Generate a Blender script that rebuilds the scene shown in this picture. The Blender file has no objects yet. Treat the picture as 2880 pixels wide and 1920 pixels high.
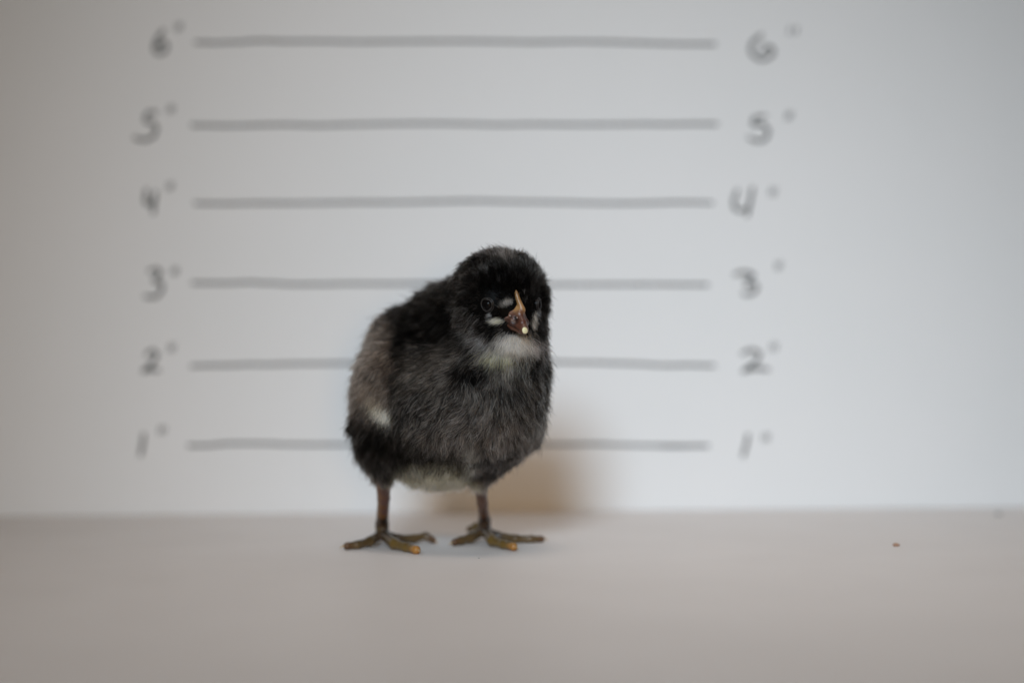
import bpy, math, random
import numpy as np
from mathutils import Vector, Matrix

random.seed(7)
rng = np.random.default_rng(11)
sc = bpy.context.scene
COL = sc.collection
MM = 0.001

# ------------------------------------------------------------------ camera
CAM_H, CAM_D = 0.048, 0.36          # metres above the table, metres before the chick
FPX = 4000.0                        # focal length in photo pixels (50 mm on 36 mm, 2880 wide)
ROLL, PITCH = math.radians(0.52), math.atan(54.0 / FPX)
cR = Vector((math.cos(ROLL), 0, -math.sin(ROLL)))
cF = Vector((0, math.cos(PITCH), math.sin(PITCH)))
cU = cR.cross(cF).normalized()
cF = cU.cross(cR).normalized()
cam_d = bpy.data.cameras.new('camera')
cam = bpy.data.objects.new('camera', cam_d)
COL.objects.link(cam)
cam.matrix_world = Matrix.Translation((0, -CAM_D, CAM_H)) @ Matrix((
    (cR.x, cU.x, -cF.x), (cR.y, cU.y, -cF.y), (cR.z, cU.z, -cF.z))).to_4x4()
cam_d.sensor_width = 36
cam_d.lens = 50
cam_d.clip_start, cam_d.clip_end = 0.01, 50
cam_d.dof.use_dof = True
cam_d.dof.focus_distance = 0.343
cam_d.dof.aperture_fstop = 3.9
cam_d.dof.aperture_blades = 0
sc.camera = cam

# ------------------------------------------------------------------ light
w = bpy.data.worlds.new('World')
sc.world = w
w.use_nodes = True
w.node_tree.nodes['Background'].inputs[0].default_value = (1.0, 0.76, 0.48, 1)
w.node_tree.nodes['Background'].inputs[1].default_value = 0.12

def area(name, loc, target, size, energy, color, spread=180):
    l = bpy.data.lights.new(name, 'AREA')
    l.shape = 'ELLIPSE'
    l.size, l.size_y = size
    l.energy = energy
    l.color = color
    l.spread = math.radians(spread)
    o = bpy.data.objects.new(name, l)
    COL.objects.link(o)
    o.location = loc
    o.rotation_euler = (Vector(target) - Vector(loc)).to_track_quat('-Z', 'Y').to_euler()
    return o
def spot(name, loc, target, radius, energy, color, angle, blend=1.0):
    l = bpy.data.lights.new(name, 'SPOT')
    l.shadow_soft_size = radius
    l.energy = energy
    l.color = color
    l.spot_size = math.radians(angle)
    l.spot_blend = blend
    o = bpy.data.objects.new(name, l)
    COL.objects.link(o)
    o.location = loc
    o.rotation_euler = (Vector(target) - Vector(loc)).to_track_quat('-Z', 'Y').to_euler()
    return o
spot('window_light', (-0.15, -1.0, 0.56), (0.055, 0.08, 0.032), 0.155, 42.0, (0.742, 0.905, 1.06), 26)
spot('lamp_light', (0.10, -0.9, 0.06), (-0.02, 0.09, 0.035), 0.07, 4.6, (1.0, 0.58, 0.24), 32)
spot('overhead_fill', (0.03, -0.16, 0.75), (0.03, -0.035, 0.0), 0.16, 9.0, (1.0, 0.88, 0.79), 27)  # added overhead spot that lifts the table; its narrow cone imitates lens vignetting
sc.view_settings.view_transform = 'Standard'
sc.view_settings.look = 'None'
sc.view_settings.gamma = 1
sc.view_settings.exposure = 0
sc.cycles.use_denoising = True
sc.cycles.max_bounces = 12

# ------------------------------------------------------------------ helpers
CP = np.array((0, -CAM_D, CAM_H)); R_, U_, F_ = np.array(cR), np.array(cU), np.array(cF)
def ray(px, py):
    return R_ * (px - 1440) / FPX + U_ * (960 - py) / FPX + F_
def P(px, py, y):
    """point of the photo pixel's ray at world depth y (mm in, mm out)"""
    d = ray(px, py)
    return (CP + d * ((y * MM - CP[1]) / d[1])) / MM
def G(px, py, z=0.0):
    d = ray(px, py)
    return (CP + d * ((z * MM - CP[2]) / d[2])) / MM
def to_px(pts):
    """world mm -> photo pixel"""
    q = pts * MM - CP
    f = q @ F_
    return 1440 + FPX * (q @ R_) / f, 960 - FPX * (q @ U_) / f

def link_mesh(name, verts, faces, mat, parent=None, smooth=True, colors=None):
    me = bpy.data.meshes.new(name)
    me.from_pydata([tuple(v) for v in np.asarray(verts, dtype=float)], [], [tuple(int(i) for i in f) for f in faces])
    me.materials.append(mat)
    if smooth:
        me.polygons.foreach_set('use_smooth', [True] * len(me.polygons))
    if colors is not None:
        a = me.color_attributes.new('tint', 'FLOAT_COLOR', 'POINT')
        c = np.ones((len(verts), 4), dtype=np.float32)
        c[:, :3] = colors
        a.data.foreach_set('color', c.ravel())
    me.update()
    o = bpy.data.objects.new(name, me)
    COL.objects.link(o)
    if parent:
        o.parent = parent
    return o

def material(name, color=None, rough=0.5, attr=None, **kw):
    m = bpy.data.materials.new(name)
    m.use_nodes = True
    nt = m.node_tree
    b = nt.nodes['Principled BSDF']
    b.inputs['Roughness'].default_value = rough
    if color is not None:
        b.inputs['Base Color'].default_value = (*color, 1)
    if attr:
        n = nt.nodes.new('ShaderNodeAttribute')
        n.attribute_name = attr
        nt.links.new(n.outputs['Color'], b.inputs['Base Color'])
    for k, v in kw.items():
        b.inputs[k.replace('_', ' ')].default_value = v
    return m

def noise(nt, scale, detail=4, rough=0.5):
    tc = nt.nodes.new('ShaderNodeTexCoord')
    n = nt.nodes.new('ShaderNodeTexNoise')
    n.inputs['Scale'].default_value = scale
    n.inputs['Detail'].default_value = detail
    n.inputs['Roughness'].default_value = rough
    nt.links.new(tc.outputs['Object'], n.inputs['Vector'])
    return n
def add_bump(m, scale, dist, strength=0.5, detail=4):
    nt = m.node_tree
    n = noise(nt, scale, detail)
    b = nt.nodes.new('ShaderNodeBump')
    b.inputs['Strength'].default_value = strength
    b.inputs['Distance'].default_value = dist
    nt.links.new(n.outputs['Fac'], b.inputs['Height'])
    nt.links.new(b.outputs['Normal'], nt.nodes['Principled BSDF'].inputs['Normal'])
def mottled(m, c1, c2, scale, detail=3):
    nt = m.node_tree
    n = noise(nt, scale, detail)
    r = nt.nodes.new('ShaderNodeValToRGB')
    r.color_ramp.elements[0].position, r.color_ramp.elements[1].position = 0.3, 0.7
    r.color_ramp.elements[0].color, r.color_ramp.elements[1].color = (*c1, 1), (*c2, 1)
    nt.links.new(n.outputs['Fac'], r.inputs['Fac'])
    nt.links.new(r.outputs['Color'], nt.nodes['Principled BSDF'].inputs['Base Color'])

def box(x0, x1, y0, y1, z0, z1):
    v = [(x, y, z) for x in (x0, x1) for y in (y0, y1) for z in (z0, z1)]
    f = [(0, 1, 3, 2), (4, 6, 7, 5), (0, 4, 5, 1), (2, 3, 7, 6), (0, 2, 6, 4), (1, 5, 7, 3)]
    return np.array(v), f

# ------------------------------------------------------------------ table and backdrop
WALL = 93.0     # mm behind the chick
m_table = material('table_paint', rough=0.55)
mottled(m_table, (0.685, 0.63, 0.595), (0.715, 0.66, 0.625), 30, 5)
add_bump(m_table, 900, 0.00006, 0.35, 5)
v, f = box(-0.75, 0.75, -0.62, WALL * MM - 0.0005, -0.02, 0)
tab = link_mesh('tabletop', v, f, m_table, smooth=False)
tab['kind'] = 'structure'

m_paper = material('white_card', rough=0.75)
mottled(m_paper, (0.785, 0.795, 0.795), (0.80, 0.805, 0.805), 25, 4)
add_bump(m_paper, 700, 0.00004, 0.3, 5)
back = bpy.data.objects.new('marked_backdrop', None)
COL.objects.link(back)
back.location = (0, WALL * MM, 0)
back['label'] = 'upright white card backdrop with hand drawn grey height lines and inch numbers'
back['category'] = 'backdrop'
v, f = box(-0.75, 0.75, 0, 0.003, -0.02, 0.55)
link_mesh('white_board', v, f, m_paper, back, smooth=False)

m_ink = material('marker_ink', (0.022, 0.026, 0.028), 0.6)
def smooth_line(pts, n=10):
    pts = [np.array(p, float) for p in pts]
    if len(pts) == 2:
        return [pts[0] + (pts[1] - pts[0]) * i / 4 for i in range(5)]
    q = [2 * pts[0] - pts[1]] + pts + [2 * pts[-1] - pts[-2]]
    out = []
    for i in range(1, len(q) - 2):
        for k in range(n):
            t = k / n
            a, b, c, d = q[i - 1], q[i], q[i + 1], q[i + 2]
            out.append(0.5 * ((2 * b) + (-a + c) * t + (2 * a - 5 * b + 4 * c - d) * t * t + (-a + 3 * b - 3 * c + d) * t ** 3))
    out.append(pts[-1])
    return out
def ink_strokes(name, strokes, width, seed=0, label=None):
    """pen strokes given in photo pixels, laid as a thin film of ink on the card"""
    r = random.Random(seed)
    V, F = [], []
    for si, st in enumerate(strokes):
        pl = smooth_line(st)
        pl = [P(a[0], a[1], WALL) for a in pl]
        pl = [np.array((p[0], p[2])) for p in pl]
        n = len(pl)
        ph = r.random() * 6
        left, right = [], []
        for i, p in enumerate(pl):
            t = pl[min(i + 1, n - 1)] - pl[max(i - 1, 0)]
            t = t / (np.linalg.norm(t) + 1e-9)
            nn = np.array((-t[1], t[0]))
            wd = width * (0.5 if label is None or si < len(strokes) - 2 else 0.3) * (1 + 0.12 * math.sin(i * 0.9 + ph) + 0.06 * r.uniform(-1, 1))
            if i == 0: p = p - t * width * 0.3
            if i == n - 1: p = p + t * width * 0.3
            if i in (0, n - 1): wd *= 0.6
            left.append(p + nn * wd); right.append(p - nn * wd)
        # a closed thin film: front and back
        yf = -(0.05 + 0.01 * si)
        b0 = len(V)
        for i in range(n):
            for q in (left[i], right[i]):
                V.append((q[0] * MM, yf * MM, q[1] * MM))
        for i in range(n):
            for q in (left[i], right[i]):
                V.append((q[0] * MM, -0.005 * MM, q[1] * MM))
        m = 2 * n
        for i in range(n - 1):
            a = b0 + 2 * i
            F.append((a, a + 1, a + 3, a + 2))
            F.append((a + m, a + m + 2, a + m + 3, a + m + 1))
            F.append((a, a + 2, a + 2 + m, a + m))
            F.append((a + 1, a + 1 + m, a + 3 + m, a + 3))
    o = link_mesh(name, V, F, m_ink, back, smooth=False)
    if label: o['label'] = label
    return o

LINES = {6: [(549, 121), (640, 121), (740, 117), (1000, 119), (1400, 118), (1700, 120), (2012, 125)],
         5: [(538, 353), (900, 352), (1200, 349), (1500, 351), (1800, 350), (2018, 351)],
         4: [(547, 573), (760, 572), (1000, 570), (1330, 566), (1700, 571), (2004, 569)],
         3: [(540, 797), (700, 795), (820, 799), (1100, 797), (1500, 800), (1992, 800)],
         2: [(538, 1028), (700, 1026), (900, 1021), (1300, 1018), (1600, 1019), (1800, 1025), (2010, 1029)],
         1: [(530, 1253), (700, 1247), (900, 1249), (1300, 1246), (1600, 1248), (1800, 1253), (1992, 1253)]}
for k, pts in LINES.items():
    st = [smooth_line([(a, b + random.uniform(-1.6, 1.6)) for a, b in smooth_line(pts, 3)], 5)]
    if k == 1: st.append([(1860, 1256), (1992, 1252)])
    ink_strokes('height_line', st, .92, k)

def glyph(ch, x0, y0, x1, y1):
    S = {'6': [[(0.75, 0), (0.35, 0.28), (0.05, 0.62), (0.12, 0.92), (0.5, 1.0), (0.92, 0.85), (0.95, 0.6), (0.65, 0.5), (0.3, 0.68)]],
         '6b': [[(0.5, 0), (0.12, 0.3), (0.02, 0.65), (0.25, 0.93), (0.6, 1.0), (0.95, 0.8), (0.93, 0.55), (0.65, 0.5), (0.45, 0.75)]],
         '5': [[(0.98, 0.0), (0.62, 0.02), (0.5, 0.3), (0.85, 0.42), (0.98, 0.62), (0.8, 0.9), (0.4, 1.0), (0.02, 0.92)], ],
         '5b': [[(0.85, 0.0), (0.3, 0.08)], [(0.3, 0.08), (0.25, 0.35), (0.7, 0.36), (0.98, 0.6), (0.85, 0.9), (0.45, 1.0), (0.02, 0.86)]],
         '4': [[(0.15, 0.0), (0.02, 0.5), (0.4, 0.62), (0.95, 0.42)], [(0.95, 0.1), (0.8, 0.55), (0.72, 1.0)]],
         '4b': [[(0.22, 0.08), (0.02, 0.55), (0.25, 0.8), (0.8, 0.72)], [(0.98, 0.0), (0.85, 0.5), (0.7, 1.0)]],
         '3': [[(0.25, 0.08), (0.65, 0.0), (0.9, 0.14), (0.55, 0.42), (0.95, 0.5), (0.98, 0.75), (0.6, 0.98), (0.02, 0.97)]],
         '3b': [[(0.02, 0.12), (0.45, 0.0), (0.85, 0.15), (0.5, 0.5), (0.95, 0.55), (0.98, 0.82), (0.7, 1.0), (0.4, 0.98)]],
         '2': [[(0.2, 0.2), (0.55, 0.0), (0.85, 0.2), (0.55, 0.6), (0.02, 1.0), (0.4, 0.9), (0.98, 0.95)]],
         '2b': [[(0.05, 0.18), (0.4, 0.0), (0.68, 0.2), (0.5, 0.6), (0.1, 1.0), (0.45, 0.86), (1.0, 0.92)]],
         '1': [[(0.95, 0.0), (0.6, 0.5), (0.05, 1.0)]]}[ch]
    return [[(x0 + a * (x1 - x0), y0 + b * (y1 - y0)) for a, b in s] for s in S]
def inch(x, y, s=5, h=9):
    return [[(x - s + 2, y - h), (x - s - 2, y + h)], [(x + s + 2, y - h), (x + s - 2, y + h)]]
MARKS = [('6', (433, 86, 470, 152), (503, 76, 5)), ('5', (377, 317, 441, 394), (481, 308, 5)),
         ('4', (408, 533, 440, 600), (478, 524, 5)), ('3', (406, 757, 456, 836), (492, 762, 5)),
         ('2', (402, 986, 448, 1044), (483, 977, 5)), ('1', (394, 1220, 405, 1280), (456, 1209, 6)),
         ('6b', (2110, 98, 2176, 168), (2230, 87, 9)), ('5b', (2104, 326, 2162, 397), (2219, 326, 5)),
         ('4b', (2062, 528, 2118, 608), (2174, 540, 6)), ('3b', (2064, 765, 2128, 827), (2190, 747, 5)),
         ('2b', (2082, 984, 2162, 1044), (2176, 975, 6)), ('1', (2088, 1222, 2105, 1284), (2154, 1229, 6))]
for i, (ch, b, q) in enumerate(MARKS):
    ink_strokes('height_number', glyph(ch, *b) + inch(q[0], q[1], q[2]), 1.1, 20 + i,
                'handwritten %s inch mark at the %s end of its line' % (ch[0], 'left' if i < 6 else 'right'))

# ------------------------------------------------------------------ chick body as one implicit surface
prims = []     # (a, b, ra, rb, blend)  round cones, in mm
def cone(a, b, ra, rb, k=2.0): prims.append(('c', np.array(a, float), np.array(b, float), ra, rb, k))
def ell(c, r, k=3.0, rot=None): prims.append(('e', np.array(c, float), np.array(r, float), rot, None, k))
def rotz(a):
    a = math.radians(a); c, s = math.cos(a), math.sin(a)
    return np.array(((c, -s, 0), (s, c, 0), (0, 0, 1.0)))
def roty(a):
    a = math.radians(a); c, s = math.cos(a), math.sin(a)
    return np.array(((c, 0, s), (0, 1.0, 0), (-s, 0, c)))

HC = P(1406, 832, -6)                       # head centre
ell(P(1180, 1125, 13), (14.6, 17, 17.0), 4)             # rump
ell(P(1348, 1105, -1), (15.6, 15, 18.0), 4)             # breast
ell(P(1262, 1160, 5), (17.5, 16, 16.5), 4)              # middle
ell(P(1172, 993, 13), (12, 13, 11.3), 4)                # back
cone(P(1270, 930, 8), P(1385, 880, -2), 11, 10, 4)      # neck
cone(P(1400, 1000, -4), P(1425, 930, -8), 11.2, 9.0, 4) # front of neck
cone(P(1215, 985, 10), P(1330, 895, 2), 8.6, 7.6, 4)  # nape
ell(P(1068, 1222, 6), (5.0, 9, 9.5), 4)                 # flank
ell(P(1070, 1085, 5), (5.4, 8.5, 10.5), 3.2, roty(10))   # near wing
ell(P(1080, 1140, 2), (3.6, 5.0, 5.0), 2)               # wing tip
ell(HC, (10.9, 11.0, 10.2), 2.5)                        # skull
ell(P(1400, 872, -9), (9.6, 8.6, 7.0), 2.5)             # cheeks
cone(P(1435, 880, -11), P(1450, 888, -14), 4.5, 3.0, 2) # face round the beak
ell(P(1225, 1270, 8), (12.5, 11, 7.5), 4)               # belly
cone(P(1105, 1220, 4), P(1082, 1322, 2), 9.5, 2.2, 3)   # thighs
cone(P(1415, 1195, 4), P(1350, 1345, 4), 8.5, 1.4, 3)
N_BODY = len(prims)

# legs and feet
JL, JR = G(1074, 1529, 0), G(1361, 1522, 0)
aL, aR = JL + (0, 1.0, 2.6), JR + (0.2, 1.2, 2.8)
kL, kR = P(1076, 1318, 2), P(1348, 1340, 4)
cone(kL, P(1079, 1400, (kL[1] + aL[1]) / 2), 2.3, 1.6, .6)
cone(P(1079, 1400, (kL[1] + aL[1]) / 2), aL + (0, 0, 2.5), 1.6, 1.6, .6)
cone(aL + (0, 0, 2.5), aL, 1.6, 1.8, 1.0)
cone(kR, P(1357, 1415, (kR[1] + aR[1]) / 2), 1.75, 1.42, .6)
cone(P(1357, 1415, (kR[1] + aR[1]) / 2), aR + (0, 0, 2.8), 1.42, 1.5, .6)
cone(aR + (0, 0, 2.8), aR, 1.5, 1.7, 1.0)
TOES = []   # (tip, direction, tone)
def toe(start, pts, r0, r1, tone):
    pts = [np.array(start, float)] + [np.array(p, float) for p in pts]
    n = len(pts) - 1
    for i in range(n):
        ra, rb = 1.1 * (r0 + (r1 - r0) * i / n), 1.1 * (r0 + (r1 - r0) * (i + 1) / n)
        # soft pads swell at the joints
        mid = (pts[i] + pts[i + 1]) / 2
        cone(pts[i], mid, ra, (ra + rb) / 2 * .87, .35)
        cone(mid, pts[i + 1], (ra + rb) / 2 * .87, rb * 1.1, .35)
    d = pts[-1] - pts[-2]
    TOES.append((pts[-1], d / np.linalg.norm(d), tone, r1))
def g(px, py, z): return G(px, py, 0) + (0, 0, z)
toe(aL, [g(1040, 1538, 1.5), g(1005, 1543, 1.05), g(976, 1545, .95)], 1.3, .85, 'dark')
toe(aL, [g(1110, 1545, 1.5), g(1145, 1551, 1.15), g(1171, 1557, 1.0)], 1.35, .95, 'orange')
toe(aL, [g(1120, 1531, 1.5), g(1165, 1528, 1.3), g(1197, 1526, 1.9), g(1217, 1527, .9)], 1.25, .8, 'dark')
toe(aL, [aL + (-1.2, 2.6, -.6), aL + (-2.0, 5.0, -1.7)], 1.1, .75, 'dark')
toe(aR, [g(1322, 1529, 1.6), g(1297, 1532, 1.2), g(1279, 1534, .95)], 1.3, .85, 'dark')
toe(aR, [g(1385, 1537, 1.6), g(1418, 1543, 1.15), g(1445, 1548, 1.0)], 1.35, .9, 'orange')
toe(aR, [g(1398, 1524, 1.7), g(1450, 1526, 1.1), g(1495, 1525, .95), g(1522, 1524, .9)], 1.2, .8, 'dark')
toe(aR + (0, 0, .8), [aR + (-2.3, 2.6, .9), aR + (-4.2, 4.6, -.1)], 1.05, .75, 'olive')

def sdf(p, sel=None):
    """p (N,3) mm"""
    d = None
    for pr in (prims if sel is None else sel):
        if pr[0] == 'c':
            _, a, b, ra, rb, k = pr
            ab = b - a; t = np.clip(((p - a) @ ab) / (ab @ ab), 0, 1)
            q = np.linalg.norm(p - a - t[:, None] * ab, axis=1) - (ra + (rb - ra) * t)
        else:
            _, c, r, rot, _, k = pr
            q = p - c
            if rot is not None: q = q @ rot
            k0 = np.linalg.norm(q / r, axis=1); k1 = np.linalg.norm(q / (r * r), axis=1)
            q = k0 * (k0 - 1.0) / np.maximum(k1, 1e-6)
        if d is None: d = q
        else:
            h = np.maximum(k - np.abs(d - q), 0) / k
            d = np.minimum(d, q) - h * h * k * 0.25
    return d

H = 0.45
lo = np.array((-46.0, -24.0, -0.7)); hi = np.array((14.0, 36.0, 76.0))
dims = np.ceil((hi - lo) / H).astype(int) + 1
gx, gy, gz = [lo[i] + H * np.arange(dims[i]) for i in range(3)]
vol = np.empty(dims, dtype=np.float32)
for ix, x in enumerate(gx):
    yy, zz = np.meshgrid(gy, gz, indexing='ij')
    pts = np.stack([np.full(yy.size, x), yy.ravel(), zz.ravel()], 1)
    vol[ix] = sdf(pts).reshape(yy.shape)
def surface_nets(vol, lo, H):
    s = vol < 0
    nx, ny, nz = vol.shape
    c = [s[i:nx - 1 + i, j:ny - 1 + j, k:nz - 1 + k] for i in (0, 1) for j in (0, 1) for k in (0, 1)]
    cnt = sum(a.astype(np.int8) for a in c)
    act = (cnt > 0) & (cnt < 8)
    idx = np.full(act.shape, -1, dtype=np.int64)
    cells = np.argwhere(act)
    idx[act] = np.arange(len(cells))
    acc = np.zeros((len(cells), 3)); num = np.zeros(len(cells))
    corners = [(i, j, k) for i in (0, 1) for j in (0, 1) for k in (0, 1)]
    for a in range(8):
        for ax in range(3):
            ca = corners[a]
            if ca[ax]: continue
            cb = list(ca); cb[ax] = 1
            va = vol[cells[:, 0] + ca[0], cells[:, 1] + ca[1], cells[:, 2] + ca[2]].astype(float)
            vb = vol[cells[:, 0] + cb[0], cells[:, 1] + cb[1], cells[:, 2] + cb[2]].astype(float)
            m = (va < 0) != (vb < 0)
            t = np.where(m, va / np.where(m, va - vb, 1), 0)
            pp = np.array(ca, float)[None, :].repeat(len(cells), 0)
            pp[:, ax] += t
            acc[m] += pp[m]; num[m] += 1
    V = lo + (cells + acc / num[:, None]) * H
    Fs = []
    for ax in range(3):
        o1, o2 = [(1, 2), (2, 0), (0, 1)][ax]
        sl0 = [slice(1, -1)] * 3; sl1 = [slice(1, -1)] * 3
        sl0[ax] = slice(0, -1); sl1[ax] = slice(1, None)
        sa, sb = s[tuple(sl0)], s[tuple(sl1)]
        e = np.argwhere(sa != sb)
        flip = sa[tuple(e.T)]
        off = np.array([1, 1, 1]); off[ax] = 0
        e = e + off
        def cell(d1, d2):
            q = e.copy(); q[:, o1] -= d1; q[:, o2] -= d2
            return idx[q[:, 0], q[:, 1], q[:, 2]]
        quad = np.stack([cell(1, 1), cell(0, 1), cell(0, 0), cell(1, 0)], 1)
        quad[~flip] = quad[~flip][:, ::-1]
        Fs.append(quad)
    return V, np.concatenate(Fs)
BV, BF = surface_nets(vol, lo, H)
ok = (BF >= 0).all(1); BF = BF[ok]
print('body', len(BV), len(BF), flush=True)

def grad(p):
    e = 0.15
    return (lambda g: g / (np.linalg.norm(g, axis=1)[:, None] + 1e-9))(np.stack([
        sdf(p + np.array(d) * e) - sdf(p - np.array(d) * e) for d in ((1, 0, 0), (0, 1, 0), (0, 0, 1))], 1))
def surfs(px, py, sel=None):
    """where the chick's skin is met through these pixels"""
    px, py = np.atleast_1d(px).astype(float), np.atleast_1d(py).astype(float)
    d = R_ * ((px - 1440) / FPX)[:, None] + U_ * ((960 - py) / FPX)[:, None] + F_
    d /= np.linalg.norm(d, axis=1)[:, None]
    t = np.full(len(px), 300.0)
    for _ in range(90):
        q = sdf(CP / MM + d * t[:, None], sel)
        t += np.where((q > .01) & (t < 440), np.maximum(q * .75, .01), 0)
    return CP / MM + d * t[:, None]
def surf(px, py):
    return surfs(px, py)[0]

# tints on the skin, legs and toes
legs = np.array([0.0])
bodyd = sdf(BV, prims[:N_BODY])
tint = np.tile(np.array((0.012, 0.011, 0.010)), (len(BV), 1))
leg = bodyd > 0.5
ctl = []
for k, a, ox in ((kL, aL, -1), (kR, aR, -1)):
    for t in np.linspace(0, 1, 7):
        c = k + (a - k) * t
        warm = (0.17, 0.078, 0.022) if k is kL else (0.14, 0.064, 0.028)
        cool = (0.11, 0.06, 0.052) if k is kL else (0.11, 0.072, 0.064)
        if t > 0.8: warm, cool = (0.05, 0.026, 0.012), (0.012, 0.010, 0.009)
        ctl.append((c + (-1.2, 0, 0), warm)); ctl.append((c + (0.9, -.9, 0), cool)); ctl.append((c + (0, 1, 0), warm))
    ctl.append((a + (1.4, -.3, .2), (0.008, 0.008, 0.007)))
    ctl.append((a + (-.4, -1.2, -1.3), (0.085, 0.045, 0.028)))
for tip, d, tone, r in TOES:
    c = {'dark': (0.12, 0.078, 0.030), 'olive': (0.15, 0.10, 0.022), 'orange': (0.18, 0.115, 0.028)}[tone]
    for s in (2.2, 4.5, 6.5):
        if s > 5 and tone == 'olive': continue
        ctl.append((tip - d * s + (0, 0, -.5), c)); ctl.append((tip - d * s + (0, 0, 1.0), tuple(np.array(c) * (.65, .62, .6))))
    ctl.append((tip, (0.38, 0.18, 0.04) if tone == 'orange' else (0.10, 0.05, 0.02)))
    if tone == 'orange': ctl.append((tip - d * 1.1, (0.36, 0.17, 0.035)))
cp = np.array([c[0] for c in ctl]); cc = np.array([c[1] for c in ctl])
lv = BV[leg]
dd = ((lv[:, None] - cp[None]) ** 2).sum(2) + 0.03
ww = dd ** -2.5; ww /= ww.sum(1)[:, None]
tint[~leg] *= 1 - .8 * np.clip((17 - np.linalg.norm(BV[~leg] - HC, axis=1)) / 4, 0, 1)[:, None]
tint[leg] = ww @ cc

root = bpy.data.objects.new('chick', None)
COL.objects.link(root)
org = (JL + JR) / 2 * MM; org[2] = 0
root.location = org
root['label'] = 'fluffy black chick with pale throat standing on the tabletop'
root['category'] = 'chick'
def W(v): return np.asarray(v) * MM - org

m_skin = material('chick_skin', rough=0.38, attr='tint')
add_bump(m_skin, 1500, 0.00012, 0.6, 3)
m_skin.node_tree.nodes['Principled BSDF'].inputs['Subsurface Weight'].default_value = 0.08
m_skin.node_tree.nodes['Principled BSDF'].inputs['Subsurface Radius'].default_value = (0.001, 0.0004, 0.0002)
_b = m_skin.node_tree.nodes['Principled BSDF']
_a = m_skin.node_tree.nodes.new('ShaderNodeAttribute'); _a.attribute_name = 'gloss'
m_skin.node_tree.links.new(_a.outputs['Fac'], _b.inputs['Specular IOR Level'])
body = link_mesh('body', W(BV), BF, m_skin, root, colors=tint)

_g = body.data.attributes.new('gloss', 'FLOAT', 'POINT')
_g.data.foreach_set('value', np.where(leg, .5, .02).astype(np.float32))
m_claw = material('claw_horn', (0.42, 0.30, 0.16), 0.35)
for tip, d, tone, r in TOES:
    V, F = [], []
    side = np.cross(d, (0, 0, 1.0)); side /= np.linalg.norm(side); up = np.cross(side, d)
    N = 6
    for i in range(N + 1):
        t = i / N
        c = tip + d * (r * .5 + 1.7 * t) + up * (.25 - .75 * t * t) * .7
        c[2] = max(c[2], 0.32 * (1 - t) + .06)
        rr = .34 * (1 - t) + .03
        for j in range(8):
            a = 2 * math.pi * j / 8
            V.append(c + (side * math.cos(a) * .8 + up * math.sin(a)) * rr)
    for i in range(N):
        for j in range(8):
            F.append((i * 8 + j, i * 8 + (j + 1) % 8, (i + 1) * 8 + (j + 1) % 8, (i + 1) * 8 + j))
    F.append(tuple(range(8))[::-1]); F.append(tuple(range(N * 8, N * 8 + 8)))
    link_mesh('claw', W(V), F, m_claw, root)

# ------------------------------------------------------------------ beak
TIP = P(1477, 931, -20.5)
BR = HC + np.array((3.1, -8.3, -5.2))
AX = (TIP - BR); BL = np.linalg.norm(AX); AX /= BL
RT = np.cross(AX, (0, 0, 1.0)); RT /= np.linalg.norm(RT)
UP = np.cross(RT, AX)
# the horny ridge that runs up the forehead
pts = [(1451, 817, .12), (1452, 825, .24), (1454, 834, .34), (1457, 844, .37), (1461, 854, .42), (1465, 864, .46), (1469, 873, .48)]
def bp(al, r, u): return BR + AX * (BL * al) + RT * r + UP * u
def chain(out, ps, k):
    for (p, ra), (q, rb_) in zip(ps[:-1], ps[1:]): out.append(('c', np.array(p), np.array(q), ra, rb_, k))
up_, lo_ = [], []
rid = [(surf(a, b) + np.array((0.1, -1, .15)) * (.30 + .05 * i), r) for i, (a, b, r) in enumerate(pts)]
chain(up_, [(bp(.10, 0, 2.45), .80), (bp(.40, 0, 2.05), .78), (bp(.72, 0, 1.15), .66), (bp(.93, 0, .30), .50), (bp(1.0, 0, -.3), .34)], 1.0)
chain(up_, rid + [(bp(.18, 0, 2.75), .42), (bp(.42, 0, 2.4), .38)], .8)
for sd in (-1, 1):
    chain(up_, [(bp(-.18, sd * 4.3, .0), .42), (bp(.06, sd * 3.3, .25), .62), (bp(.5, sd * 1.95, .15), .50), (bp(.93, sd * .45, -.1), .36)], 1.1)
    up_.append(('c', bp(.10, sd * 1.5, 1.35), bp(.34, sd * 1.15, 1.15), 1.35, .9, 1.0))
    chain(lo_, [(bp(-.18, sd * 4.0, -.95), .50), (bp(.06, sd * 3.1, -1.05), .60), (bp(.5, sd * 1.35, -1.1), .55), (bp(.84, sd * .15, -.85), .42)], .8)
up_.append(('c', bp(0, 0, 1.2), bp(.85, 0, .35), 1.7, .5, 1.2))
lo_.append(('c', bp(0, 0, -1.5), bp(.75, 0, -1.1), 1.2, .55, 1.0))
def implicit(name, pr, mat, parent, tones, h=.13):
    ext = np.concatenate([np.array([q[1] - q[3], q[1] + q[3], q[2] - q[4], q[2] + q[4]]) for q in pr])
    l0, h0 = ext.min(0) - .5, ext.max(0) + .5
    dm = np.ceil((h0 - l0) / h).astype(int) + 1
    ax_ = [l0[i] + h * np.arange(dm[i]) for i in range(3)]
    gg = np.stack([m.ravel() for m in np.meshgrid(*ax_, indexing='ij')], 1)
    vv = sdf(gg, pr).reshape(dm).astype(np.float32)
    V, F = surface_nets(vv, l0, h)
    F = F[(F >= 0).all(1)]
    cpt = np.array([q[0] for q in tones]); cvl = np.array([q[1] for q in tones])
    wt = ((V[:, None] - cpt[None]) ** 2).sum(2) + .04
    wt = wt ** -2.4; wt /= wt.sum(1)[:, None]
    return link_mesh(name, W(V), F, mat, parent, colors=wt @ cvl)
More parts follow.
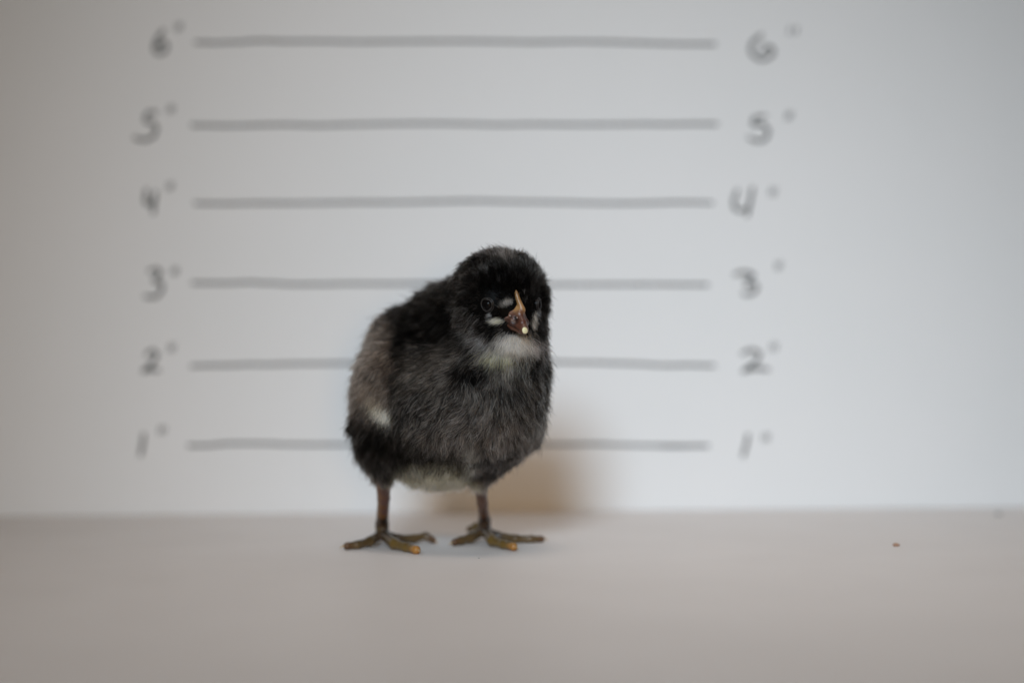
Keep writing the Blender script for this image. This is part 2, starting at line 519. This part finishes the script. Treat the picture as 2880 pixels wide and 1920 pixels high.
GOLD, CERE, HORN, DEEP, PINK = (.30, .165, .062), (.16, .080, .053), (.082, .030, .019), (.030, .011, .008), (.17, .08, .052)
tones = [(q, tuple(np.array(GOLD) * (.55 + .09 * i))) for i, (q, r) in enumerate(rid)]
tones += [(bp(.15, 0, 3.4), GOLD), (bp(.3, 0, 3.2), GOLD), (bp(.45, 0, 2.9), (.14, .066, .036)), (bp(.6, 0, 2.3), HORN), (bp(.8, 0, 1.8), HORN), (bp(.95, 0, 1.1), (.11, .055, .036))]
for sd in (-1, 1):
    tones += [(bp(.1, sd * 1.8, 2.3), CERE), (bp(.25, sd * 2.2, 1.4), (.14, .07, .048)), (bp(0, sd * 2.6, 1.4), PINK), (bp(.42, sd * 1.6, 1.3), (.075, .03, .02)),
              (bp(.6, sd * 1.3, .9), DEEP), (bp(.8, sd * .8, .8), HORN), (bp(.1, sd * 3.4, .2), HORN), (bp(-.15, sd * 4.2, 0), PINK), (bp(.4, sd * 2.2, 0), DEEP)]
m_beak = material('beak_horn', rough=0.33, attr='tint')
add_bump(m_beak, 2600, 0.00012, 0.5, 3)
m_beak.node_tree.nodes['Principled BSDF'].inputs['Subsurface Weight'].default_value = 0.12
m_beak.node_tree.nodes['Principled BSDF'].inputs['Subsurface Radius'].default_value = (0.001, 0.0004, 0.0002)
upper = implicit('upper_beak', up_, m_beak, root, tones)
ltones = []
for sd in (-1, 0, 1):
    ltones += [(bp(-.1, sd * 3.6, -1.4), PINK), (bp(.1, sd * 2.8, -1.5), (.14, .062, .038)), (bp(.45, sd * 1.4, -1.4), (.08, .032, .02)), (bp(.1, sd * 3, -.7), DEEP), (bp(.8, sd * .3, -1), (.10, .045, .028))]
implicit('lower_beak', lo_, m_beak, root, ltones)

def blob(name, c, axes, radii, mat, parent, nu=24, nv=14, color=None):
    V, F = [], []
    for i in range(nv + 1):
        th = math.pi * i / nv
        for j in range(nu):
            ph = 2 * math.pi * j / nu
            q = (math.sin(th) * math.cos(ph), math.sin(th) * math.sin(ph), math.cos(th))
            V.append(c + sum(np.array(axes[k]) * q[k] * radii[k] for k in range(3)))
    for i in range(nv):
        for j in range(nu):
            F.append((i * nu + j, i * nu + (j + 1) % nu, (i + 1) * nu + (j + 1) % nu, (i + 1) * nu + j))
    o = link_mesh(name, W(V), F, mat, parent)
    return o
m_tooth = material('egg_tooth', (0.72, 0.68, 0.42), 0.4)
tn = AX * .75 + UP * .55 - RT * .15; tn /= np.linalg.norm(tn)
t1 = np.cross(tn, RT); t1 /= np.linalg.norm(t1); t2 = np.cross(tn, t1)
blob('egg_tooth', surfs(1477, 929, up_)[0] - tn * .10, (t1, t2, tn), (.82, .78, .42), m_tooth, upper)
m_pale = material('nostril_skin', (0.35, 0.27, 0.23), 0.25)
m_dark = material('nostril_hollow', (0.012, 0.008, 0.007), 0.5)
for s in (-1, 1):
    c = surfs(1450, 893, up_)[0] if s < 0 else bp(.33, 2.0, 1.35)
    blob('nostril', c, (AX, UP, RT), (.8, .30, .25), m_dark, upper, 14, 8)
    blob('nostril_flap', c + UP * .12 + AX * .25 + RT * s * .25, (AX, UP, RT), (.30, .20, .18), m_pale, upper, 14, 8)

# ------------------------------------------------------------------ eyes
m_eye = material('eye_wet', (0.0035, 0.003, 0.003), 0.14, Specular_IOR_Level=0.07)
m_lid = material('eyelid_skin', (0.020, 0.018, 0.017), 0.38)
EYES = []
for px, py, nrm in ((1370, 857, (-.45, -.87, -.05)), (1518, 857, (.97, -.22, -.05))):
    s = surf(px, py) if px < 1400 else surf(1514, 857)
    n = np.array(nrm); n /= np.linalg.norm(n)
    e = blob('eye', s - n * .55, (np.cross(n, (0, 0, 1.)), (0, 0, 1.), n), (1.55, 1.65, 1.35), m_eye, root)
    u = np.cross(n, (0, 0, 1.0)); u /= np.linalg.norm(u); v_ = np.cross(u, n)
    V, F = [], []
    for ring, (R0, r0, dep) in enumerate(((1.50, .15, .30), (1.84, .10, .02))):
        b0 = len(V)
        for i in range(40):
            a = 2 * math.pi * i / 40
            R1 = R0 * (1 + .07 * math.sin(2 * a + 1) + .03 * math.sin(3 * a + ring))
            c = s + (u * math.cos(a) * R1 * .93 + v_ * math.sin(a) * R1) + n * (dep - .10 * math.cos(2 * a))
            rad = u * math.cos(a) + v_ * math.sin(a)
            rr = r0 * (1 + .25 * math.sin(5 * a + ring))
            for j in range(8):
                b = 2 * math.pi * j / 8
                V.append(c + (rad * math.cos(b) + n * math.sin(b)) * rr)
        for i in range(40):
            for j in range(8):
                F.append((b0 + i * 8 + j, b0 + ((i + 1) % 40) * 8 + j, b0 + ((i + 1) % 40) * 8 + (j + 1) % 8, b0 + i * 8 + (j + 1) % 8))
    link_mesh('eyelid', W(V), F, m_lid, e)
    EYES.append(s)

# ------------------------------------------------------------------ down
# flow of the down: (px, py, dx, dy, depth 'n' near side / 'f' far side)
FLOW = [(1410, 715, 0, -1), (1330, 735, -.6, -.8), (1285, 790, -.8, -.35), (1490, 730, .6, -.8), (1535, 790, .8, -.3),
        (1430, 780, -.05, -1), (1380, 810, -.25, -1), (1480, 800, .3, -.9), (1430, 830, -.5, -.8), (1480, 840, .4, -.8),
        (1330, 850, -1, -.1), (1400, 850, -.7, -.5), (1410, 895, -.95, .2), (1375, 890, -.9, .35), (1340, 900, -.9, .5), (1300, 870, -1, .3),
        (1380, 930, -.8, .6), (1525, 890, .4, .9), (1500, 895, .15, .9), (1530, 930, .5, .8), (1505, 930, .4, .9),
        (1420, 940, -.55, .9), (1445, 955, -.1, 1), (1480, 950, .3, 1), (1400, 975, -.5, 1), (1440, 1000, 0, 1), (1500, 985, .4, .8),
        (1300, 920, -.95, .45), (1330, 945, -.9, .6), (1290, 970, -1, .25), (1240, 960, -1, .3), (1340, 1000, -.7, .7),
        (1200, 1010, -.95, .35), (1180, 1070, -.9, .45), (1240, 1050, -.9, .5), (1150, 1000, -.8, .5), (1280, 1020, -.8, .6),
        (1450, 1050, .35, 1), (1510, 1050, .5, .9), (1390, 1070, .1, 1), (1330, 1070, -.1, 1), (1270, 1080, -.45, 1), (1200, 1120, -.55, .9),
        (1180, 1170, -.4, 1), (1230, 1180, -.5, .9), (1300, 1150, -.9, .5), (1350, 1170, -.6, .8), (1420, 1150, .3, 1), (1500, 1130, .6, .8),
        (1480, 1200, .5, .9), (1400, 1230, .2, 1), (1300, 1240, -.4, 1), (1200, 1250, -.3, 1), (1120, 1230, -.3, 1), (1250, 1320, -.1, 1),
        (1330, 1310, .1, 1), (1160, 1320, 0, 1), (1080, 1300, -.05, 1), (1355, 1330, -.1, 1), (1430, 1260, .5, 1),
        (1060, 960, -.75, .6), (1040, 1040, -.7, .75), (1090, 1020, -.75, .7), (1060, 1110, -.5, .9), (1090, 1150, -.1, 1), (1010, 1100, -.9, .6),
        (1000, 1180, -.9, .5), (1040, 1230, -.6, .8), (1030, 1290, -.5, .9), (1130, 900, -.8, .05), (1200, 850, -.7, -.3), (1260, 810, -.7, -.45),
        (1100, 960, -.8, .4), (1180, 930, -.85, .15), (1260, 880, -.9, 0)]
fp = np.array([surf(a, b) for a, b, _, _ in FLOW])
fd = np.array([R_ * c - U_ * d for _, _, c, d in FLOW]); fd /= np.linalg.norm(fd, axis=1)[:, None]
def blend(p, cpts, vals, pw=2.6, eps=.8):
    out = np.empty((len(p), vals.shape[1]))
    for i in range(0, len(p), 20000):
        d = ((p[i:i + 20000, None] - cpts[None]) ** 2).sum(2) + eps
        w_ = d ** (-pw); w_ /= w_.sum(1)[:, None]
        out[i:i + 20000] = w_ @ vals
    return out

# roots spread evenly over the feathered part of the body
tri = np.concatenate([BF[:, [0, 1, 2]], BF[:, [0, 2, 3]]])
A, B, C = BV[tri[:, 0]], BV[tri[:, 1]], BV[tri[:, 2]]
ar = np.linalg.norm(np.cross(B - A, C - A), axis=1) / 2
ctr = (A + B + C) / 3
shank = ctr[:, 2] < 18.5
shank &= sdf(ctr, prims[:N_BODY]) > -.2
ar[(sdf(ctr, prims[:N_BODY]) > .35) | (ctr[:, 2] < 15.5)] = 0
front = ctr[:, 1] < 16
ar *= np.where(front, 1.0, .45)
NH = 150000
pick = rng.choice(len(tri), NH, p=ar / ar.sum())
r1, r2 = np.sqrt(rng.random(NH)), rng.random(NH)
rootp = A[pick] * (1 - r1)[:, None] + B[pick] * (r1 * (1 - r2))[:, None] + C[pick] * (r1 * r2)[:, None]
n = grad(rootp)
hx, hy = to_px(rootp)
near = (n @ F_) < 0.25

def ellm(cx, cy, rx, ry, ang=0, soft=.35):
    """soft mask of an elliptic patch on the near side of the bird"""
    a = math.radians(ang); dx, dy = hx - cx, hy - cy
    u = (dx * math.cos(a) + dy * math.sin(a)) / rx; v = (-dx * math.sin(a) + dy * math.cos(a)) / ry
    return np.clip((1 + soft - np.sqrt(u * u + v * v)) / (2 * soft), 0, 1) * near

# keep clear: eyes, beak, ridge
keep = np.ones(NH, bool)
for s in EYES:
    keep &= np.linalg.norm(rootp - s, axis=1) > 1.85
tb = np.clip((rootp - BR) @ AX / BL, 0, 1)
db = (rootp - BR - AX * (tb * BL)[:, None])
keep &= ~((np.abs(db @ RT) < 3.9 * (1 - .6 * tb)) & (db @ UP < 3.3) & (db @ UP > -2.2) & (tb > 0.02) & near)
for i in range(len(pts) - 1):
    a, b = np.array(pts[i][:2]), np.array(pts[i + 1][:2])
    t = np.clip(((hx - a[0]) * (b - a)[0] + (hy - a[1]) * (b - a)[1]) / ((b - a) @ (b - a)), 0, 1)
    dist = np.hypot(hx - a[0] - t * (b - a)[0], hy - a[1] - t * (b - a)[1])
    keep &= ~((dist < 2 + 9 * (pts[i][2])) & near)
rootp, n, hx, hy, near = rootp[keep], n[keep], hx[keep], hy[keep], near[keep]
NH = len(rootp)

def vnoise(p, scale, seed):
    """cheap smooth vector noise from summed sines"""
    r = np.random.default_rng(seed)
    out = np.zeros((len(p), 3))
    for _ in range(7):
        k = r.normal(size=(3, 3)) / scale
        out += np.sin(p @ k + r.random(3) * 6.28)
    return out / 2.6

flow = blend(rootp, fp, fd)
flow = flow + vnoise(rootp, 4.0, 3) * .22 + vnoise(rootp, 1.3, 5) * .22
flow -= n * (flow * n).sum(1)[:, None]
flow /= np.linalg.norm(flow, axis=1)[:, None] + 1e-6

# length and lift
L = np.full(NH, 4.1)
head = np.linalg.norm(rootp - HC, axis=1)
hm = np.clip((15.5 - head) / 3, 0, 1) * (hy < 950)
L = L * (1 - hm) + 3.1 * hm
face = np.clip((12.5 - np.linalg.norm(rootp - (BR + AX * 1.5), axis=1)) / 7.5, 0, 1)
L = L * (1 - face) + 1.9 * face
thr = ellm(1445, 965, 46, 32)
L = L * (1 - thr) + 3.0 * thr
L = np.where(near & (hy > 1270), np.minimum(L, 3.6), L)
nose = ellm(1335 + 90, 880, 45, 60)
for s in EYES:
    L *= np.clip((np.linalg.norm(rootp - s, axis=1) - 1.2) / 3.0, .35, 1)
lift = np.full(NH, .42)
lift = lift * (1 - hm) + .75 * hm
lift = lift * (1 - face) + .42 * face
lift *= (1 - .45 * thr)
rim = np.clip(1 - np.abs(n @ F_) * 2.2, 0, 1)
lift += .42 * rim * (1 - face)
L *= 1 + .12 * rim * (1 - face)
L *= rng.uniform(.62, 1.12, NH)
long_ = rng.random(NH) < .05
L[long_] *= 1.4
lift[long_] += .12

# colour of the down
col = np.tile(np.array((0.0055, 0.005, 0.0046)), (NH, 1))
rnd = rng.random(NH)
patch = np.clip(vnoise(rootp, 2.2, 9)[:, 0] * .5 + .5, 0, 1)
def paint(mask, c, var=.35, chance=1.0):
    global col
    m = (mask * (rng.random(NH) < chance))[:, None]
    cv = np.array(c)[None] * (1 + rng.uniform(-var, var, NH))[:, None]
    col = col * (1 - m) + cv * m
paint(np.ones(NH), (.015, .013, .0115), .4, .25)
paint(ellm(1290, 1130, 190, 140), (.075, .064, .053), .5, .40)          # breast
paint(ellm(1400, 1090, 140, 120), (.09, .085, .078), .5, .28)
paint(ellm(1360, 1210, 150, 60), (.085, .071, .063), .4, .45)
paint(ellm(1300, 1140, 170, 110), (.46, .42, .37), .4, .2)           # pale single hairs
paint(ellm(1440, 1060, 90, 80), (.42, .42, .38), .4, .10)
paint(ellm(1060, 1030, 55, 120, 12), (.19, .145, .115), .35, .8)     # wing
paint(ellm(1062, 1105, 42, 45, 12), (.14, .112, .088), .35, .8)
paint(ellm(1200, 1030, 80, 60), (.085, .070, .056), .4, .28)           # shoulder
paint(ellm(1330, 890 + 30, 30, 60, -35), (.13, .125, .12), .5, .45)    # grey collar
paint(ellm(1345, 945, 45, 20, 30), (.19, .18, .17), .5, .5)
paint(ellm(1320, 990, 70, 18, -12), (.12, .11, .10), .5, .35)
paint(ellm(1415, 712, 60, 26), (.09, .078, .074), .4, .45)              # crown
paint(ellm(1428, 715, 17, 30, 0), (.19, .165, .15), .35, .6)
paint(ellm(1440, 770, 90, 28), (.045, .048, .048), .3, .35)
paint(ellm(1425, 1000, 62, 40), (.36, .345, .28), .35, .55)            # bib under the throat
paint(ellm(1405, 1000, 40, 22), (.45, .42, .20), .3, .35)
paint(ellm(1448, 960, 46, 26), (.62, .60, .55), .25, .88)              # throat
paint(ellm(1452, 938, 42, 18), (.60, .50, .38), .25, .7)
paint(ellm(1510, 965, 22, 20), (.32, .27, .26), .4, .6)
paint(ellm(1195, 1345, 130, 48), (.30, .285, .20), .3, .75)            # belly
paint(ellm(1225, 1362, 110, 30), (.62, .56, .36), .25, .85)
paint(ellm(1325, 1285, 24, 40), (.27, .265, .23), .3, .65)
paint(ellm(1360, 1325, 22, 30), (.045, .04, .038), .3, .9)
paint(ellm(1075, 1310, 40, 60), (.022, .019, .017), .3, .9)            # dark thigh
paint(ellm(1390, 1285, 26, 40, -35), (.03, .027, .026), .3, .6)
paint(ellm(1076, 1150, 29, 19, 35), (.80, .74, .56), .2, .97)          # pale wing patch
paint(ellm(1056, 1128, 24, 20, 40), (.36, .30, .21), .2, .7)
paint(ellm(1430, 860, 17, 7, -18, .3), (.72, .70, .56), .2, .9)        # marks beside the beak
paint(ellm(1403, 900, 19, 7.5, -8, .3), (.80, .76, .45), .2, .95)
paint(ellm(1501, 897, 8, 19, 12, .3), (.62, .50, .36), .2, .9)
paint(ellm(1381, 884, 6, 6, 0, .4), (.35, .35, .33), .2, .9)
paint(ellm(1120, 1030, 10, 110, 5) * .8, (.012, .011, .010), .3, .9)   # shade in the fold between wing and breast, painted into the down
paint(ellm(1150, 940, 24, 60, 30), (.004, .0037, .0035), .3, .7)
paint(ellm(1335, 1038, 75, 30, -12), (.004, .0037, .0035), .3, .8)  # shaded hollow under the collar, darkened in the down colour
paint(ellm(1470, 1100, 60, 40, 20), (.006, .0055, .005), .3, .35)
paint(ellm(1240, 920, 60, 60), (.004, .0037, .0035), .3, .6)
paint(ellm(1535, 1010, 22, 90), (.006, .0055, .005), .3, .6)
paint(ellm(1420, 800, 75, 38), (.004, .0035, .0035), .5, .9)           # black mask
paint(ellm(1350, 930, 18, 40, -60), (.012, .011, .011), .3, .35)
L = np.where(ellm(1430, 860, 20, 9, -18) > .5, 1.6, L); L = np.where(ellm(1403, 900, 22, 10) > .5, 1.7, L)

# strands
NP = 6
t = np.linspace(0, 1, NP)
dir0 = flow * np.sqrt(np.clip(1 - lift ** 2, .05, 1))[:, None] + n * lift[:, None] + rng.normal(size=(NH, 3)) * .24
dir0 /= np.linalg.norm(dir0, axis=1)[:, None]
dir1 = flow * 1.0 + n * (lift * .35)[:, None] + vnoise(rootp, .8, 21) * .22 + np.array((0, 0, -.12)) + rng.normal(size=(NH, 3)) * .36
dir1 /= np.linalg.norm(dir1, axis=1)[:, None]
pos = np.empty((NH, NP, 3))
pos[:, 0] = rootp - n * .25
for i in range(1, NP):
    d = dir0 * (1 - t[i]) + dir1 * t[i]
    d /= np.linalg.norm(d, axis=1)[:, None]
    pos[:, i] = pos[:, i - 1] + d * (L / (NP - 1))[:, None]
# small tufts of long pale down round the beak and on the throat
def tuft(cx, cy, rx, ry, ang, num, c, ln, dx, dy, lf, spread=.18, thick=1.0):
    global pos, rootp, n, col, L, near, NH
    a = math.radians(ang)
    u, v = rng.normal(size=num) * rx * .55, rng.normal(size=num) * ry * .55
    P0 = surfs(cx + u * math.cos(a) - v * math.sin(a), cy + u * math.sin(a) + v * math.cos(a))
    D0 = R_[None] * (dx + (u / rx).clip(-1.2, 1.2) * spread * 2.2)[:, None] - U_[None] * dy
    n0 = grad(P0)
    D0 -= n0 * (D0 * n0).sum(1)[:, None]
    D0 /= np.linalg.norm(D0, axis=1)[:, None]
    l0 = ln * rng.uniform(.6, 1.15, num)
    pp = np.empty((num, NP, 3)); pp[:, 0] = P0 - n0 * .1
    jit = rng.normal(size=(num, 3)) * spread
    for i in range(1, NP):
        d = D0 + n0 * lf * (1.3 - t[i]) + jit + np.array((0, 0, -.10)) * t[i]
        d /= np.linalg.norm(d, axis=1)[:, None]
        pp[:, i] = pp[:, i - 1] + d * (l0 / (NP - 1))[:, None]
    cc_ = np.array(c)[None] * (np.exp(rng.normal(size=num) * .3) * .82)[:, None].clip(.3, 1.1)
    EXTRA.append((pp, cc_, np.full(num, .038 * thick)))
EXTRA = []
tuft(1430, 858, 17, 6, -18, 130, (.82, .80, .68), 1.9, -.45, -.9, .5)
tuft(1404, 901, 17, 6, -8, 190, (.92, .88, .50), 2.0, -1, .35, .45)
tuft(1400, 897, 18, 6, -8, 60, (.92, .90, .80), 2.0, -1, .25, .5)
tuft(1501, 895, 6, 18, 12, 150, (.80, .66, .48), 1.6, .35, .9, .35)
tuft(1381, 883, 6, 5, 0, 35, (.40, .40, .38), 1.6, -.8, .5, .4)
tuft(1514, 872, 5, 10, 10, 30, (.35, .34, .33), 1.4, .4, .9, .3)
tuft(1452, 943, 32, 9, 3, 520, (.92, .78, .60), 2.8, 0, 1, .35, .25)
tuft(1447, 958, 43, 15, 3, 1100, (.92, .88, .76), 3.4, 0, 1, .33, .3)
tuft(1438, 980, 62, 16, 0, 650, (.66, .64, .54), 3.6, .05, 1, .35, .3)
tuft(1400, 1000, 45, 14, 0, 260, (.55, .54, .27), 3.4, -.1, 1, .35, .25)
tuft(1508, 965, 20, 14, 20, 260, (.50, .42, .39), 3.0, .5, .8, .4)
tuft(1345, 948, 50, 10, 35, 260, (.30, .29, .28), 2.8, -.7, .7, .5)
tuft(1305, 900, 8, 34, -14, 160, (.26, .25, .25), 2.6, -.95, .25, .5)
tuft(1080, 1155, 24, 15, 35, 480, (.85, .80, .62), 3.2, -.2, 1, .35)
# tufts: strands draw together towards their neighbours' tip
from mathutils.kdtree import KDTree
NC = 9000
ci = rng.choice(NH, NC, replace=False)
kd = KDTree(NC)
for i, q in enumerate(ci): kd.insert(rootp[q], i)
kd.balance()
own = ci[np.array([kd.find(p)[1] for p in rootp])]
amt = rng.uniform(.10, .55, NH)
gap = np.linalg.norm(rootp - rootp[own], axis=1)
amt *= np.clip(1.6 - gap, 0, 1)
ratio = np.clip(L / L[own], .3, 1.0)
tgt = pos[own]
for i in range(1, NP):
    pos[:, i] += (tgt[:, i] - pos[:, i]) * (amt * t[i] ** 1.3)[:, None] * .9
# each tuft has a tone of its own
tone = np.exp(rng.normal(size=NH) * .75 - .12)[own]
pale = np.clip(col.mean(1) / .3, 0, 1)
col = col * (tone ** (1 - .65 * pale))[:, None]
velvet = np.clip(1 - col.mean(1) / .03, 0, 1)
radius = np.empty((NH, NP))
rb = rng.uniform(.030, .055, NH)
rb = rb * (1 + .45 * np.clip(col.mean(1) / .3, 0, 1))
radius[:] = rb[:, None] * np.array([1, 1, .95, .8, .55, .18])[None]
for pp, c_, r_ in EXTRA:
    pos = np.concatenate([pos, pp]); col = np.concatenate([col, c_])
    radius = np.concatenate([radius, r_[:, None] * np.array([1, 1, .95, .8, .55, .18])[None]])
    velvet = np.concatenate([velvet, np.zeros(len(c_))])
NH = len(pos)

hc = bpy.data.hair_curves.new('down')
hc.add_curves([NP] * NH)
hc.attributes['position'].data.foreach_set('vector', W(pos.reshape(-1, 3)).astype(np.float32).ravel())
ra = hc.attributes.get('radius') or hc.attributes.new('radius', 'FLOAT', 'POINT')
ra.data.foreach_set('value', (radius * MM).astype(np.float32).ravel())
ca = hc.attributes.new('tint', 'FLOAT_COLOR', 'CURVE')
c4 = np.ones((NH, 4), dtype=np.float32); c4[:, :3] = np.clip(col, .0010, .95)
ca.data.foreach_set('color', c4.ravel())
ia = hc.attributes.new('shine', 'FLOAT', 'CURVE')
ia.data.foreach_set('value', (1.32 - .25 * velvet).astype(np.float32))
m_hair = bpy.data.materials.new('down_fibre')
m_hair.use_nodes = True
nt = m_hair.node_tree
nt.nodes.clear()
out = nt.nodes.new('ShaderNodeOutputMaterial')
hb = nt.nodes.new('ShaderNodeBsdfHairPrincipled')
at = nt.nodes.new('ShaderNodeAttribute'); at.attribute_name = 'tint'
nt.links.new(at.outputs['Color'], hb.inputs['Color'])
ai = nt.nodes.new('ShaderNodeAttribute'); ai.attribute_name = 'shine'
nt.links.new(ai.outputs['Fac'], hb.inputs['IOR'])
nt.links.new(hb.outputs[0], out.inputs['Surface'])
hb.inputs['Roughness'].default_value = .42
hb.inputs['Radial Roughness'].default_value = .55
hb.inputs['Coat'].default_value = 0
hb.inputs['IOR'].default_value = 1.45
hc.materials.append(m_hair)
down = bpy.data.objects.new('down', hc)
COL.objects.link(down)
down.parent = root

# ------------------------------------------------------------------ crumbs
m_crumb = material('crumb_brown', (0.42, 0.25, 0.17), 0.8)
m_grey = material('grit_grey', (0.22, 0.22, 0.21), 0.7)
def crumb(name, px, py, r, mat, label, seed):
    rr = np.random.default_rng(seed)
    c = G(px, py) + (0, 0, r[2] * .8)
    V, F = [], []
    nu, nv = 12, 8
    for i in range(nv + 1):
        for j in range(nu):
            th, ph = math.pi * i / nv, 2 * math.pi * j / nu
            q = np.array((math.sin(th) * math.cos(ph), math.sin(th) * math.sin(ph), math.cos(th)))
            k = 1 + (.18 * math.sin(3 * ph + seed) + .12 * rr.normal()) * math.sin(th)
            V.append(q * r * k * MM)
    for i in range(nv):
        for j in range(nu):
            F.append((i * nu + j, i * nu + (j + 1) % nu, (i + 1) * nu + (j + 1) % nu, (i + 1) * nu + j))
    o = link_mesh(name, V, F, mat)
    o.location = c * MM
    o['label'] = label
    o['category'] = 'crumb'
crumb('crumb', 2520, 1535, np.array((.85, .7, .45)), m_crumb, 'small reddish brown crumb on the tabletop far right of the chick', 1)
crumb('grit_speck', 2808, 1447, np.array((.9, .8, .4)), m_grey, 'pale grey speck on the tabletop close to the backdrop', 2)
crumb('dark_speck', 1347, 1569, np.array((.22, .16, .08)), m_grey, 'tiny dark speck on the tabletop just in front of the chick', 3)
